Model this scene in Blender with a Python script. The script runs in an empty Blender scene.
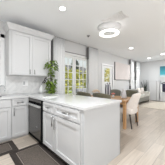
import bpy, bmesh, math, random
from mathutils import Vector, Matrix
random.seed(7)
S = bpy.context.scene
COL = S.collection

# ------------------------------------------------------------------ camera
YAW = 0.8087
cam_data = bpy.data.cameras.new('camera')
cam_data.sensor_width = 36.0
cam_data.lens = 36.0 * 118.65 / 165.0
cam_data.clip_start = 0.05
cam = bpy.data.objects.new('camera', cam_data)
COL.objects.link(cam)
cam.location = (0, 0, 1.2076)
cam.rotation_euler = (math.radians(90) + 0.0029, 0, YAW - math.radians(90))
S.camera = cam

# ------------------------------------------------------------------ sky, sun, large lights, exposure
W = bpy.data.worlds.new('sky')
S.world = W
W.use_nodes = True
wn = W.node_tree.nodes
wn['Background'].inputs[0].default_value = (0.94, 0.975, 1.0, 1)
wn['Background'].inputs[1].default_value = 0.75

sd = bpy.data.lights.new('sun', 'SUN')
sd.energy = 6.0
sd.angle = math.radians(2)
sd.color = (1.0, 0.95, 0.86)
so = bpy.data.objects.new('sun', sd)
COL.objects.link(so)
so.rotation_euler = (math.radians(33), 0, math.radians(18))


def area(name, loc, rot, sx, sy, power, color=(1, 1, 1)):
    d = bpy.data.lights.new(name, 'AREA')
    d.shape = 'RECTANGLE'
    d.size = sx
    d.size_y = sy
    d.energy = power
    d.color = color
    o = bpy.data.objects.new(name, d)
    COL.objects.link(o)
    o.location = loc
    o.rotation_euler = rot
    return o


R90 = math.radians(90)
# fill lamps added out of frame, tilted up to brighten the ceiling
area('fill_side', (4.0, -2.6, 0.7), (R90 + math.radians(50), 0, 0), 9.0, 1.4, 66, (0.97, 0.985, 1.0))
area('fill_kitchen', (-2.3, 0.6, 0.9), (R90 + math.radians(50), 0, -R90), 4.0, 1.4, 30, (0.97, 0.985, 1.0))
S.view_settings.view_transform = 'Standard'
S.view_settings.look = 'None'
S.view_settings.gamma = 1.0
S.view_settings.use_curve_mapping = False
S.view_settings.exposure = 0.28

# ------------------------------------------------------------------ materials
MATS = {}


def mat(name, col, rough=0.5, metal=0.0, noise=0.0, nscale=8.0, bump=0.0, bscale=60.0, spec=0.5, emit=0.0, sheen=0.0):
    m = bpy.data.materials.new(name)
    m.use_nodes = True
    nt = m.node_tree
    b = nt.nodes['Principled BSDF']
    b.inputs['Roughness'].default_value = rough
    b.inputs['Metallic'].default_value = metal
    b.inputs['Specular IOR Level'].default_value = spec
    b.inputs['Base Color'].default_value = (*col, 1)
    if sheen:
        b.inputs['Sheen Weight'].default_value = sheen
    tc = nt.nodes.new('ShaderNodeTexCoord')
    if noise > 0:
        n = nt.nodes.new('ShaderNodeTexNoise')
        n.inputs['Scale'].default_value = nscale
        n.inputs['Detail'].default_value = 5
        nt.links.new(tc.outputs['Object'], n.inputs['Vector'])
        r = nt.nodes.new('ShaderNodeValToRGB')
        r.color_ramp.elements[0].position = 0.3
        r.color_ramp.elements[1].position = 0.7
        r.color_ramp.elements[0].color = (*[max(0, c * (1 - noise)) for c in col], 1)
        r.color_ramp.elements[1].color = (*[min(1, c * (1 + noise)) for c in col], 1)
        nt.links.new(n.outputs['Fac'], r.inputs['Fac'])
        nt.links.new(r.outputs['Color'], b.inputs['Base Color'])
    if bump > 0:
        n2 = nt.nodes.new('ShaderNodeTexNoise')
        n2.inputs['Scale'].default_value = bscale
        nt.links.new(tc.outputs['Object'], n2.inputs['Vector'])
        bp = nt.nodes.new('ShaderNodeBump')
        bp.inputs['Strength'].default_value = bump
        bp.inputs['Distance'].default_value = 0.01
        nt.links.new(n2.outputs['Fac'], bp.inputs['Height'])
        nt.links.new(bp.outputs['Normal'], b.inputs['Normal'])
    if emit > 0:
        b.inputs['Emission Color'].default_value = (1.0, 0.97, 0.92, 1)
        b.inputs['Emission Strength'].default_value = emit
    MATS[name] = m
    return m


mat('wall_paint', (0.66, 0.66, 0.66), 0.8, bump=0.05, bscale=180)
mat('ceiling_paint', (0.90, 0.92, 0.94), 0.9, bump=0.05, bscale=120)
mat('white_trim', (0.84, 0.84, 0.84), 0.4)
mat('cabinet_white', (0.62, 0.62, 0.625), 0.35, noise=0.01, nscale=3)
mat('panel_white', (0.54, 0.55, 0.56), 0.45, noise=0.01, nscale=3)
mat('quartz', (0.65, 0.65, 0.655), 0.12, noise=0.03, nscale=14)
mat('nickel', (0.30, 0.295, 0.29), 0.35, 0.85)
mat('chrome', (0.85, 0.86, 0.88), 0.12, 0.9)
mat('black_gap', (0.006, 0.006, 0.0065), 0.8, spec=0.05)
mat('steel_dark', (0.135, 0.13, 0.125), 0.24, 0.75, noise=0.05, nscale=3)
mat('steel_mid', (0.72, 0.72, 0.71), 0.3, 0.6)
mat('badge', (0.42, 0.42, 0.43), 0.3, 0.5)
mat('mat_brown', (0.040, 0.030, 0.026), 0.8, noise=0.28, nscale=60, bump=0.4, bscale=300)
mat('mat_panel', (0.125, 0.102, 0.086), 0.8, noise=0.35, nscale=70, bump=0.4, bscale=300)
mat('mat_line', (0.26, 0.22, 0.19), 0.8, noise=0.2, nscale=80)
mat('curtain_fabric', (0.87, 0.87, 0.87), 0.85, noise=0.05, nscale=30, bump=0.15, bscale=200)
mat('gap_shade_grey', (0.15, 0.15, 0.15), 0.8, noise=0.1, nscale=40)  # shade of the gap behind the curtains, put into the colour
mat('rail_grey', (0.55, 0.55, 0.55), 0.5)
mat('switch_white', (0.86, 0.86, 0.86), 0.35)
mat('switch_grey', (0.45, 0.45, 0.46), 0.4)
mat('leaf_pothos', (0.16, 0.25, 0.03), 0.5, noise=0.65, nscale=30)
mat('leaf_dark', (0.028, 0.035, 0.025), 0.5, noise=0.4, nscale=14)
mat('leaf_bush', (0.46, 0.45, 0.08), 0.6, noise=0.6, nscale=4)
mat('leaf_yellow', (0.62, 0.55, 0.20), 0.6, noise=0.35, nscale=5)
mat('leaf_tree', (0.035, 0.055, 0.03), 0.7, noise=0.4, nscale=3)
mat('bark', (0.10, 0.07, 0.05), 0.9, noise=0.3, nscale=14)
mat('moss_pole', (0.07, 0.05, 0.03), 0.9, noise=0.3, nscale=40)
mat('pot_dark', (0.03, 0.035, 0.03), 0.5, noise=0.1)
mat('ceramic_white', (0.84, 0.84, 0.83), 0.3, noise=0.01)
mat('ceramic_pale', (0.68, 0.67, 0.70), 0.45, noise=0.03)
mat('twig_dark', (0.05, 0.04, 0.035), 0.8, noise=0.2)
mat('olive_velvet', (0.135, 0.122, 0.08), 0.75, noise=0.15, nscale=20, bump=0.15, bscale=150, sheen=0.2)
mat('grey_velvet', (0.205, 0.20, 0.165), 0.75, noise=0.12, nscale=20, bump=0.15, bscale=150, sheen=0.2)
mat('cream_fabric', (0.80, 0.735, 0.685), 0.85, noise=0.05, nscale=50, bump=0.25, bscale=250, sheen=0.2)
mat('leg_dark', (0.035, 0.024, 0.018), 0.4, noise=0.2, nscale=20)
mat('sofa_fabric', (0.19, 0.185, 0.155), 0.85, noise=0.1, nscale=30, bump=0.2, bscale=180, sheen=0.2)
mat('sofa_light', (0.50, 0.485, 0.44), 0.85, noise=0.06, nscale=30, bump=0.2, bscale=180)
mat('pillow_cream', (0.70, 0.64, 0.59), 0.85, noise=0.05, nscale=30, bump=0.2, bscale=180)
mat('rug_beige', (0.60, 0.535, 0.45), 0.95, noise=0.12, nscale=25, bump=0.5, bscale=200)
mat('rug_edge', (0.38, 0.34, 0.28), 0.95, noise=0.1, nscale=25)
mat('blush_canvas', (0.69, 0.63, 0.61), 0.85, noise=0.05, nscale=2.5, bump=0.1, bscale=300)
mat('frame_dark', (0.06, 0.057, 0.055), 0.5, noise=0.1)
mat('frame_grey', (0.30, 0.29, 0.29), 0.5, noise=0.1)
mat('stripe_dark', (0.05, 0.05, 0.075), 0.5, noise=0.15)
mat('petal_pink', (0.72, 0.25, 0.22), 0.6, noise=0.2, nscale=40)
mat('petal_cream', (0.86, 0.72, 0.58), 0.65, noise=0.15, nscale=30)
mat('purple_art', (0.03, 0.025, 0.055), 0.4, noise=0.9, nscale=7)
mat('lens_emit', (1, 1, 1), 0.5, emit=9.0)
mat('ring_emit', (1, 1, 1), 0.5, emit=1.7)
mat('acrylic_grey', (0.60, 0.60, 0.61), 0.4)
mat('vent_white', (0.88, 0.88, 0.88), 0.5)
mat('vent_slot', (0.45, 0.45, 0.45), 0.6)
mat('patio', (0.62, 0.60, 0.56), 0.9, noise=0.12, nscale=2)
mat('grass_green', (0.25, 0.33, 0.08), 0.9, noise=0.3, nscale=6)
mat('patio_grey', (0.27, 0.27, 0.31), 0.8, noise=0.12, nscale=10)
mat('house_wall', (0.30, 0.30, 0.31), 0.9, noise=0.1, nscale=2)
mat('house_roof', (0.09, 0.09, 0.10), 0.9, noise=0.2, nscale=4)
mat('sink_steel', (0.10, 0.10, 0.105), 0.35, 0.8)


def node_mat(name):
    m = bpy.data.materials.new(name)
    m.use_nodes = True
    MATS[name] = m
    nt = m.node_tree
    return m, nt, nt.nodes['Principled BSDF'], nt.nodes.new('ShaderNodeTexCoord')


def floor_material():
    m, nt, b, tc = node_mat('oak_planks')
    br = nt.nodes.new('ShaderNodeTexBrick')
    br.offset = 0.37
    br.inputs['Scale'].default_value = 1.0
    br.inputs['Brick Width'].default_value = 1.35
    br.inputs['Row Height'].default_value = 0.185
    br.inputs['Mortar Size'].default_value = 0.0025
    br.inputs['Color1'].default_value = (0.63, 0.545, 0.465, 1)
    br.inputs['Color2'].default_value = (0.475, 0.405, 0.34, 1)
    br.inputs['Mortar'].default_value = (0.32, 0.275, 0.24, 1)
    nt.links.new(tc.outputs['Object'], br.inputs['Vector'])
    mp = nt.nodes.new('ShaderNodeMapping')
    mp.inputs['Scale'].default_value = (1.2, 14, 1)
    nt.links.new(tc.outputs['Object'], mp.inputs['Vector'])
    n = nt.nodes.new('ShaderNodeTexNoise')
    n.inputs['Scale'].default_value = 2.5
    n.inputs['Detail'].default_value = 6
    nt.links.new(mp.outputs['Vector'], n.inputs['Vector'])
    r = nt.nodes.new('ShaderNodeValToRGB')
    r.color_ramp.elements[0].position = 0.3
    r.color_ramp.elements[0].color = (0.86, 0.855, 0.85, 1)
    r.color_ramp.elements[1].position = 0.7
    r.color_ramp.elements[1].color = (1.06, 1.06, 1.06, 1)
    nt.links.new(n.outputs['Fac'], r.inputs['Fac'])
    mx = nt.nodes.new('ShaderNodeMixRGB')
    mx.blend_type = 'MULTIPLY'
    mx.inputs[0].default_value = 1.0
    nt.links.new(br.outputs['Color'], mx.inputs[1])
    nt.links.new(r.outputs['Color'], mx.inputs[2])
    nt.links.new(mx.outputs['Color'], b.inputs['Base Color'])
    b.inputs['Roughness'].default_value = 0.33
    bp = nt.nodes.new('ShaderNodeBump')
    bp.inputs['Strength'].default_value = 0.15
    bp.inputs['Distance'].default_value = 0.004
    nt.links.new(n.outputs['Fac'], bp.inputs['Height'])
    nt.links.new(bp.outputs['Normal'], b.inputs['Normal'])


floor_material()


def marble_material():
    m, nt, b, tc = node_mat('marble_tile')
    mp = nt.nodes.new('ShaderNodeMapping')
    mp.inputs['Rotation'].default_value = (R90, math.radians(0), math.radians(0))
    nt.links.new(tc.outputs['Object'], mp.inputs['Vector'])
    m2 = nt.nodes.new('ShaderNodeMapping')
    m2.inputs['Rotation'].default_value = (0, 0, math.radians(45))
    nt.links.new(mp.outputs['Vector'], m2.inputs['Vector'])
    br = nt.nodes.new('ShaderNodeTexBrick')
    br.inputs['Scale'].default_value = 1.0
    br.inputs['Brick Width'].default_value = 0.15
    br.inputs['Row Height'].default_value = 0.05
    br.inputs['Mortar Size'].default_value = 0.002
    br.inputs['Color1'].default_value = (0.74, 0.73, 0.72, 1)
    br.inputs['Color2'].default_value = (0.67, 0.665, 0.66, 1)
    br.inputs['Mortar'].default_value = (0.72, 0.715, 0.71, 1)
    nt.links.new(m2.outputs['Vector'], br.inputs['Vector'])
    n = nt.nodes.new('ShaderNodeTexNoise')
    n.inputs['Scale'].default_value = 5
    n.inputs['Detail'].default_value = 8
    n.inputs['Distortion'].default_value = 1.2
    nt.links.new(tc.outputs['Object'], n.inputs['Vector'])
    r = nt.nodes.new('ShaderNodeValToRGB')
    r.color_ramp.elements[0].position = 0.35
    r.color_ramp.elements[0].color = (0.92, 0.92, 0.92, 1)
    r.color_ramp.elements[1].position = 0.6
    r.color_ramp.elements[1].color = (1.08, 1.08, 1.08, 1)
    nt.links.new(n.outputs['Fac'], r.inputs['Fac'])
    mx = nt.nodes.new('ShaderNodeMixRGB')
    mx.blend_type = 'MULTIPLY'
    mx.inputs[0].default_value = 1.0
    nt.links.new(br.outputs['Color'], mx.inputs[1])
    nt.links.new(r.outputs['Color'], mx.inputs[2])
    nt.links.new(mx.outputs['Color'], b.inputs['Base Color'])
    b.inputs['Roughness'].default_value = 0.25


marble_material()


def wood_material():
    m, nt, b, tc = node_mat('table_wood')
    mp = nt.nodes.new('ShaderNodeMapping')
    mp.inputs['Scale'].default_value = (16, 1.5, 16)
    nt.links.new(tc.outputs['Object'], mp.inputs['Vector'])
    n = nt.nodes.new('ShaderNodeTexNoise')
    n.inputs['Scale'].default_value = 2.0
    n.inputs['Detail'].default_value = 6
    nt.links.new(mp.outputs['Vector'], n.inputs['Vector'])
    r = nt.nodes.new('ShaderNodeValToRGB')
    r.color_ramp.elements[0].position = 0.3
    r.color_ramp.elements[0].color = (0.42, 0.225, 0.10, 1)
    r.color_ramp.elements[1].position = 0.7
    r.color_ramp.elements[1].color = (0.60, 0.35, 0.17, 1)
    nt.links.new(n.outputs['Fac'], r.inputs['Fac'])
    nt.links.new(r.outputs['Color'], b.inputs['Base Color'])
    b.inputs['Roughness'].default_value = 0.38


wood_material()


def teal_material():
    m, nt, b, tc = node_mat('teal_paint')
    sp = nt.nodes.new('ShaderNodeSeparateXYZ')
    nt.links.new(tc.outputs['Generated'], sp.inputs[0])
    n = nt.nodes.new('ShaderNodeTexNoise')
    n.inputs['Scale'].default_value = 4
    nt.links.new(tc.outputs['Generated'], n.inputs['Vector'])
    ad = nt.nodes.new('ShaderNodeMath')
    ad.operation = 'MULTIPLY_ADD'
    ad.inputs[1].default_value = 0.12
    nt.links.new(n.outputs['Fac'], ad.inputs[0])
    nt.links.new(sp.outputs['Z'], ad.inputs[2])
    r = nt.nodes.new('ShaderNodeValToRGB')
    e = r.color_ramp.elements
    e[0].position = 0.05
    e[0].color = (0.72, 0.78, 0.78, 1)
    e[1].position = 0.95
    e[1].color = (0.02, 0.17, 0.22, 1)
    for p, c in ((0.16, (0.55, 0.72, 0.74, 1)), (0.30, (0.06, 0.42, 0.52, 1)), (0.65, (0.03, 0.28, 0.36, 1))):
        x = e.new(p)
        x.color = c
    nt.links.new(ad.outputs[0], r.inputs['Fac'])
    nt.links.new(r.outputs['Color'], b.inputs['Base Color'])
    b.inputs['Roughness'].default_value = 0.5


teal_material()


def glass_material():
    m = bpy.data.materials.new('pane_glass')
    m.use_nodes = True
    nt = m.node_tree
    nt.nodes.clear()
    out = nt.nodes.new('ShaderNodeOutputMaterial')
    mix = nt.nodes.new('ShaderNodeMixShader')
    tr = nt.nodes.new('ShaderNodeBsdfTransparent')
    tr.inputs[0].default_value = (0.93, 0.95, 0.94, 1)
    gl = nt.nodes.new('ShaderNodeBsdfGlossy')
    gl.inputs['Roughness'].default_value = 0.02
    fr = nt.nodes.new('ShaderNodeFresnel')
    fr.inputs['IOR'].default_value = 1.35
    ge = nt.nodes.new('ShaderNodeNewGeometry')
    inv = nt.nodes.new('ShaderNodeMath')
    inv.operation = 'SUBTRACT'
    inv.inputs[0].default_value = 1.0
    mul = nt.nodes.new('ShaderNodeMath')
    mul.operation = 'MULTIPLY'
    nt.links.new(ge.outputs['Backfacing'], inv.inputs[1])
    nt.links.new(inv.outputs[0], mul.inputs[0])
    nt.links.new(fr.outputs[0], mul.inputs[1])
    nt.links.new(mul.outputs[0], mix.inputs[0])
    nt.links.new(tr.outputs[0], mix.inputs[1])
    nt.links.new(gl.outputs[0], mix.inputs[2])
    nt.links.new(mix.outputs[0], out.inputs[0])
    MATS['pane_glass'] = m


glass_material()

# ------------------------------------------------------------------ mesh helpers


class MB:
    """collects shapes into one mesh"""

    def __init__(self):
        self.bm = bmesh.new()

    def box(self, x0, x1, y0, y1, z0, z1, bevel=0.0, seg=1):
        x0, x1 = min(x0, x1), max(x0, x1)
        y0, y1 = min(y0, y1), max(y0, y1)
        z0, z1 = min(z0, z1), max(z0, z1)
        t = bmesh.new()
        bmesh.ops.create_cube(t, size=1.0)
        for v in t.verts:
            v.co = Vector(((x0 + x1) / 2 + v.co.x * (x1 - x0), (y0 + y1) / 2 + v.co.y * (y1 - y0), (z0 + z1) / 2 + v.co.z * (z1 - z0)))
        if bevel > 0:
            bmesh.ops.bevel(t, geom=list(t.edges), offset=bevel, segments=seg, affect='EDGES', profile=0.5)
        return self.merge(t)

    def merge(self, t, mtx=None):
        mp = {}
        for v in t.verts:
            mp[v] = self.bm.verts.new(mtx @ v.co if mtx else v.co)
        for f in t.faces:
            try:
                nf = self.bm.faces.new([mp[v] for v in f.verts])
                nf.smooth = f.smooth
            except ValueError:
                pass
        t.free()
        return self

    def tube(self, pts, rad, n=10, cap=True):
        pts = [Vector(p) for p in pts]
        rads = rad if isinstance(rad, (list, tuple)) else [rad] * len(pts)
        rings = []
        prev = None
        for i, p in enumerate(pts):
            d = (pts[min(i + 1, len(pts) - 1)] - pts[max(i - 1, 0)]).normalized()
            if prev is None:
                a = d.orthogonal().normalized()
            else:
                a = (prev - d * prev.dot(d)).normalized()
            prev = a
            b = d.cross(a)
            rings.append([self.bm.verts.new(p + (a * math.cos(2 * math.pi * k / n) + b * math.sin(2 * math.pi * k / n)) * rads[i]) for k in range(n)])
        for i in range(len(rings) - 1):
            for k in range(n):
                f = self.bm.faces.new([rings[i][k], rings[i][(k + 1) % n], rings[i + 1][(k + 1) % n], rings[i + 1][k]])
                f.smooth = True
        if cap:
            self.bm.faces.new(list(reversed(rings[0])))
            self.bm.faces.new(rings[-1])
        return self

    def lathe(self, prof, c=(0, 0, 0), n=32, cap=True):
        rings = []
        for r, z in prof:
            rings.append([self.bm.verts.new((c[0] + r * math.cos(2 * math.pi * k / n), c[1] + r * math.sin(2 * math.pi * k / n), c[2] + z)) for k in range(n)])
        for i in range(len(rings) - 1):
            for k in range(n):
                f = self.bm.faces.new([rings[i][k], rings[i][(k + 1) % n], rings[i + 1][(k + 1) % n], rings[i + 1][k]])
                f.smooth = True
        if cap:
            self.bm.faces.new(list(reversed(rings[0])))
            self.bm.faces.new(rings[-1])
        return self

    def torus(self, c, R, r, rz, n=48, k=12):
        rings = []
        for i in range(n):
            a = 2 * math.pi * i / n
            rings.append([self.bm.verts.new((c[0] + (R + r * math.cos(b)) * math.cos(a), c[1] + (R + r * math.cos(b)) * math.sin(a), c[2] + rz * math.sin(b))) for b in [2 * math.pi * j / k for j in range(k)]])
        for i in range(n):
            for j in range(k):
                f = self.bm.faces.new([rings[i][j], rings[(i + 1) % n][j], rings[(i + 1) % n][(j + 1) % k], rings[i][(j + 1) % k]])
                f.smooth = True
        return self

    def rbox(self, c, half, r, n=10, deform=None):
        """rounded box on a dense grid, optionally deformed (upholstery)"""
        t = bmesh.new()
        bmesh.ops.create_cube(t, size=2.0)
        bmesh.ops.subdivide_edges(t, edges=list(t.edges), cuts=n, use_grid_fill=True)
        h = Vector(half)
        for v in t.verts:
            # push grid lines toward the edges so that the rounding is smooth
            q = Vector([math.copysign(abs(a) ** 0.7, a) for a in v.co])
            p = Vector((q.x * h.x, q.y * h.y, q.z * h.z))
            core = Vector([max(-(h[i] - r), min(h[i] - r, p[i])) for i in range(3)])
            d = p - core
            if d.length > 1e-9:
                p = core + d.normalized() * min(r, d.length) if d.length > r else p
            if deform:
                p = deform(p)
            v.co = Vector(c) + p
        for f in t.faces:
            f.smooth = True
        return self.merge(t)

    def leaf(self, p, d, up, L, w, fold=0.25):
        d = d.normalized()
        s = d.cross(up)
        if s.length < 1e-4:
            s = d.orthogonal()
        s.normalize()
        nn = s.cross(d)
        a = self.bm.verts.new(p)
        m1 = self.bm.verts.new(p + d * L * 0.45 - nn * w * fold)
        l = self.bm.verts.new(p + d * L * 0.38 + s * w)
        r = self.bm.verts.new(p + d * L * 0.38 - s * w)
        e = self.bm.verts.new(p + d * L - nn * w * fold)
        self.bm.faces.new([a, l, m1])
        self.bm.faces.new([a, m1, r])
        self.bm.faces.new([l, e, m1])
        self.bm.faces.new([m1, e, r])
        return self

    def loft(self, prof_fn, stations, closed_prof=True, cap=True):
        rings = [[self.bm.verts.new(p) for p in prof_fn(s)] for s in stations]
        n = len(rings[0])
        for i in range(len(rings) - 1):
            for k in range(n if closed_prof else n - 1):
                self.bm.faces.new([rings[i][k], rings[i][(k + 1) % n], rings[i + 1][(k + 1) % n], rings[i + 1][k]])
        if cap and closed_prof:
            self.bm.faces.new(list(reversed(rings[0])))
            self.bm.faces.new(rings[-1])
        return self

    def build(self, name, m, parent=None, origin=None):
        bmesh.ops.recalc_face_normals(self.bm, faces=list(self.bm.faces))
        o0 = Vector(origin) if origin is not None else (Vector(parent['_o']) if parent is not None else Vector((0, 0, 0)))
        me = bpy.data.meshes.new(name)
        for v in self.bm.verts:
            v.co -= o0
        self.bm.to_mesh(me)
        self.bm.free()
        me.materials.append(MATS[m])
        o = bpy.data.objects.new(name, me)
        COL.objects.link(o)
        o['_o'] = tuple(o0)
        if parent is not None:
            o.parent = parent
        else:
            o.location = o0
        return o


def thing(name, label, cat, loc=(0, 0, 0), group=None):
    o = bpy.data.objects.new(name, None)
    o.empty_display_size = 0.1
    COL.objects.link(o)
    o.location = loc
    o['_o'] = tuple(loc)
    return tag(o, label, cat, group)


def tag(o, label, cat, group=None):
    o['label'] = label
    o['category'] = cat
    if group:
        o['group'] = group
    return o


def struct(o):
    o['kind'] = 'structure'
    return o


def copy_tree(o, parent=None):
    c = o.copy()
    COL.objects.link(c)
    if parent is not None:
        c.parent = parent
    for ch in list(o.children):
        copy_tree(ch, c)
    return c


# frames of reference for cabinet fronts: (a along the front left to right, b outwards, c up)
def front_y(x0, y0):          # front facing the camera side of the room (-Y)
    return lambda a0, a1, b0, b1: (x0 + a0, x0 + a1, y0 - b1, y0 - b0)


def front_x(x0, y0):          # front facing -X, a runs from the wall towards the room
    return lambda a0, a1, b0, b1: (x0 - b1, x0 - b0, y0 - a1, y0 - a0)


def fbox(mb, fr, a0, a1, b0, b1, z0, z1, bevel=0.002):
    X0, X1, Y0, Y1 = fr(a0, a1, b0, b1)
    mb.box(X0, X1, Y0, Y1, z0, z1, bevel)


def shaker(fr, a0, a1, z0, z1, name, parent, rail=0.06, m='cabinet_white'):
    mb = MB()
    fbox(mb, fr, a0, a1, 0.001, 0.008, z0, z1)
    fbox(mb, fr, a0, a0 + rail, 0.006, 0.024, z0, z1)
    fbox(mb, fr, a1 - rail, a1, 0.006, 0.024, z0, z1)
    fbox(mb, fr, a0 + rail, a1 - rail, 0.006, 0.024, z0, z0 + rail)
    fbox(mb, fr, a0 + rail, a1 - rail, 0.006, 0.024, z1 - rail, z1)
    return mb.build(name, m, parent)


def pull(fr, a, z, L, vertical, parent):
    mb = MB()
    def P(a_, b_, z_):
        X0, X1, Y0, Y1 = fr(a_, a_, b_, b_)
        return (X0, Y0, z_)
    if vertical:
        mb.tube([P(a, 0.05, z - L / 2), P(a, 0.05, z + L / 2)], 0.0085)
        for s in (-1, 1):
            mb.tube([P(a, 0.019, z + s * L * 0.38), P(a, 0.05, z + s * L * 0.38)], 0.005)
    else:
        mb.tube([P(a - L / 2, 0.05, z), P(a + L / 2, 0.05, z)], 0.0085)
        for s in (-1, 1):
            mb.tube([P(a + s * L * 0.38, 0.019, z), P(a + s * L * 0.38, 0.05, z)], 0.005)
    h = mb.build('handle', 'nickel', parent)
    h['label'] = 'satin nickel bar handle'
    return h


# ------------------------------------------------------------------ setting
YW = 3.436        # back wall
XF = 9.25         # far wall
ZC = 2.714        # ceiling
struct(MB().box(-2.6, XF + 0.15, -3.6, YW, -0.1, 0.0).build('floor', 'oak_planks'))
struct(MB().box(-2.6, XF + 0.15, -3.6, YW + 0.15, ZC, ZC + 0.12).build('ceiling', 'ceiling_paint'))

holes = [(-0.55, 0.54, 1.22, 2.30), (2.10, 3.63, 0.0, 2.22), (4.60, 5.46, 0.0, 2.06), (8.28, 8.66, 1.30, 2.60)]
mb = MB()
x = -2.6
for h0, h1, z0, z1 in holes:
    mb.box(x, h0, YW, YW + 0.15, 0, ZC)
    if z0 > 0:
        mb.box(h0, h1, YW, YW + 0.15, 0, z0)
    mb.box(h0, h1, YW, YW + 0.15, z1, ZC)
    x = h1
mb.box(x, XF + 0.15, YW, YW + 0.15, 0, ZC)
struct(mb.build('wall_back', 'wall_paint'))
struct(MB().box(-2.75, -2.6, -3.6, YW + 0.15, 0, ZC).build('wall_left', 'wall_paint'))
struct(MB().box(XF, XF + 0.15, -3.6, YW, 0, ZC).build('wall_far', 'wall_paint'))
mb = MB()
for a, b in ((3.70, 4.52), (5.54, XF - 0.02)):
    mb.box(a, b, YW - 0.015, YW, 0, 0.11, 0.003)
struct(mb.build('baseboard_back', 'white_trim'))
struct(MB().box(XF - 0.015, XF, -3.5, YW - 0.02, 0, 0.11, 0.003).build('baseboard_far', 'white_trim'))
# marble backsplash
mb = MB()
mb.box(0.645, 1.86, YW - 0.012, YW, 0.916, 1.395)
mb.box(-1.2, 0.645, YW - 0.012, YW, 0.916, 1.12)
struct(mb.build('trim_1', 'marble_tile'))
# ground outside
struct(MB().box(-6, 40, YW + 0.15, 6.0, -0.16, -0.06).build('ground_patio', 'patio'))
struct(MB().box(-6, 40, 6.0, 40, -0.16, -0.05).build('ground_lawn', 'grass_green'))


# sink window
w1 = struct(MB().box(-0.55, 0.54, YW + 0.05, YW + 0.06, 1.22, 2.30).build('window_1', 'pane_glass'))
mb = MB()
for a in (-0.63, 0.535):
    mb.box(a, a + 0.09, YW - 0.02, YW, 1.14, 2.39, 0.004)
mb.box(-0.63, 0.625, YW - 0.02, YW, 2.30, 2.40, 0.004)
mb.box(-0.66, 0.625, YW - 0.05, YW, 1.13, 1.17, 0.004)
mb.box(-0.55, 0.54, YW, YW + 0.1, 1.20, 1.26)
for a in (-0.55, 0.50):
    mb.box(a, a + 0.04, YW, YW + 0.1, 1.22, 2.30)
mb.box(-0.55, 0.54, YW, YW + 0.1, 2.26, 2.30)
mb.box(-0.55, 0.54, YW + 0.02, YW + 0.08, 1.73, 1.78)
mb.build('window_casing', 'white_trim', w1)
mb = MB()
mb.box(0.505, 0.520, YW - 0.004, YW + 0.02, 1.76, 2.27, 0.002)
mb.box(-0.52, 0.520, YW - 0.004, YW + 0.02, 2.255, 2.27, 0.002)
mb.build('sash_edge', 'frame_grey', w1)
mb = MB()
mb.box(0.44, 0.50, YW - 0.01, YW + 0.01, 1.72, 1.75, 0.002)
mb.build('latch', 'frame_grey', w1)


def glazed_leaf(x0, x1, z0, z1, gx0, gx1, gz0, gz1, nx, nz, parent, y0, y1):
    lf = MB()
    lf.box(x0, gx0, y0, y1, z0, z1, 0.003)
    lf.box(gx1, x1, y0, y1, z0, z1, 0.003)
    lf.box(gx0, gx1, y0, y1, z0, gz0, 0.003)
    lf.box(gx0, gx1, y0, y1, gz1, z1, 0.003)
    leaf = lf.build('door_leaf', 'white_trim', parent)
    mu = MB()
    for i in range(1, nx):
        xx = gx0 + (gx1 - gx0) * i / nx
        mu.box(xx - 0.010, xx + 0.010, y0 + 0.008, y1 - 0.008, gz0, gz1, 0.002)
    for i in range(1, nz):
        zz = gz0 + (gz1 - gz0) * i / nz
        mu.box(gx0, gx1, y0 + 0.006, y1 - 0.006, zz - 0.010, zz + 0.010, 0.002)
    mu.build('glazing_bars', 'white_trim', leaf)
    g = MB().box(gx0, gx1, (y0 + y1) / 2 - 0.003, (y0 + y1) / 2 + 0.003, gz0, gz1)
    g.build('pane', 'pane_glass', leaf)
    return leaf


# french doors to the patio
mb = MB()
mb.box(2.02, 2.10, YW - 0.02, YW + 0.12, 0, 2.30, 0.003)
mb.box(3.63, 3.71, YW - 0.02, YW + 0.12, 0, 2.30, 0.003)
mb.box(2.02, 3.71, YW - 0.02, YW + 0.12, 2.21, 2.30, 0.003)
d1 = struct(mb.build('door_1', 'white_trim'))
glazed_leaf(2.11, 2.86, 0.01, 2.20, 2.19, 2.79, 0.28, 2.12, 3, 7, d1, YW + 0.01, YW + 0.055)
glazed_leaf(2.87, 3.62, 0.01, 2.20, 2.94, 3.54, 0.28, 2.12, 3, 7, d1, YW + 0.01, YW + 0.055)
MB().box(1.98, 3.75, YW - 0.045, YW, 2.285, 2.315, 0.003).build('head_moulding', 'frame_grey', d1)

# single door further along with one pane
mb = MB()
mb.box(4.52, 4.60, YW - 0.02, YW + 0.1, 0, 2.14, 0.003)
mb.box(5.46, 5.54, YW - 0.02, YW + 0.1, 0, 2.14, 0.003)
mb.box(4.60, 5.46, YW - 0.02, YW + 0.1, 2.06, 2.14, 0.003)
d2 = struct(mb.build('door_2', 'white_trim'))
glazed_leaf(4.61, 5.45, 0.01, 2.05, 4.78, 5.28, 1.26, 1.95, 1, 1, d2, YW + 0.02, YW + 0.06)

# narrow living room window
w2 = struct(MB().box(8.28, 8.66, YW + 0.06, YW + 0.07, 1.30, 2.60).build('window_2', 'pane_glass'))
mb = MB()
mb.box(8.24, 8.30, YW - 0.015, YW + 0.1, 1.26, 2.64)
mb.box(8.64, 8.69, YW - 0.015, YW + 0.1, 1.26, 2.64)
mb.box(8.30, 8.64, YW - 0.015, YW + 0.1, 1.26, 1.32)
mb.box(8.30, 8.64, YW - 0.015, YW + 0.1, 2.58, 2.64)
mb.build('window_frame', 'white_trim', w2)

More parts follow.
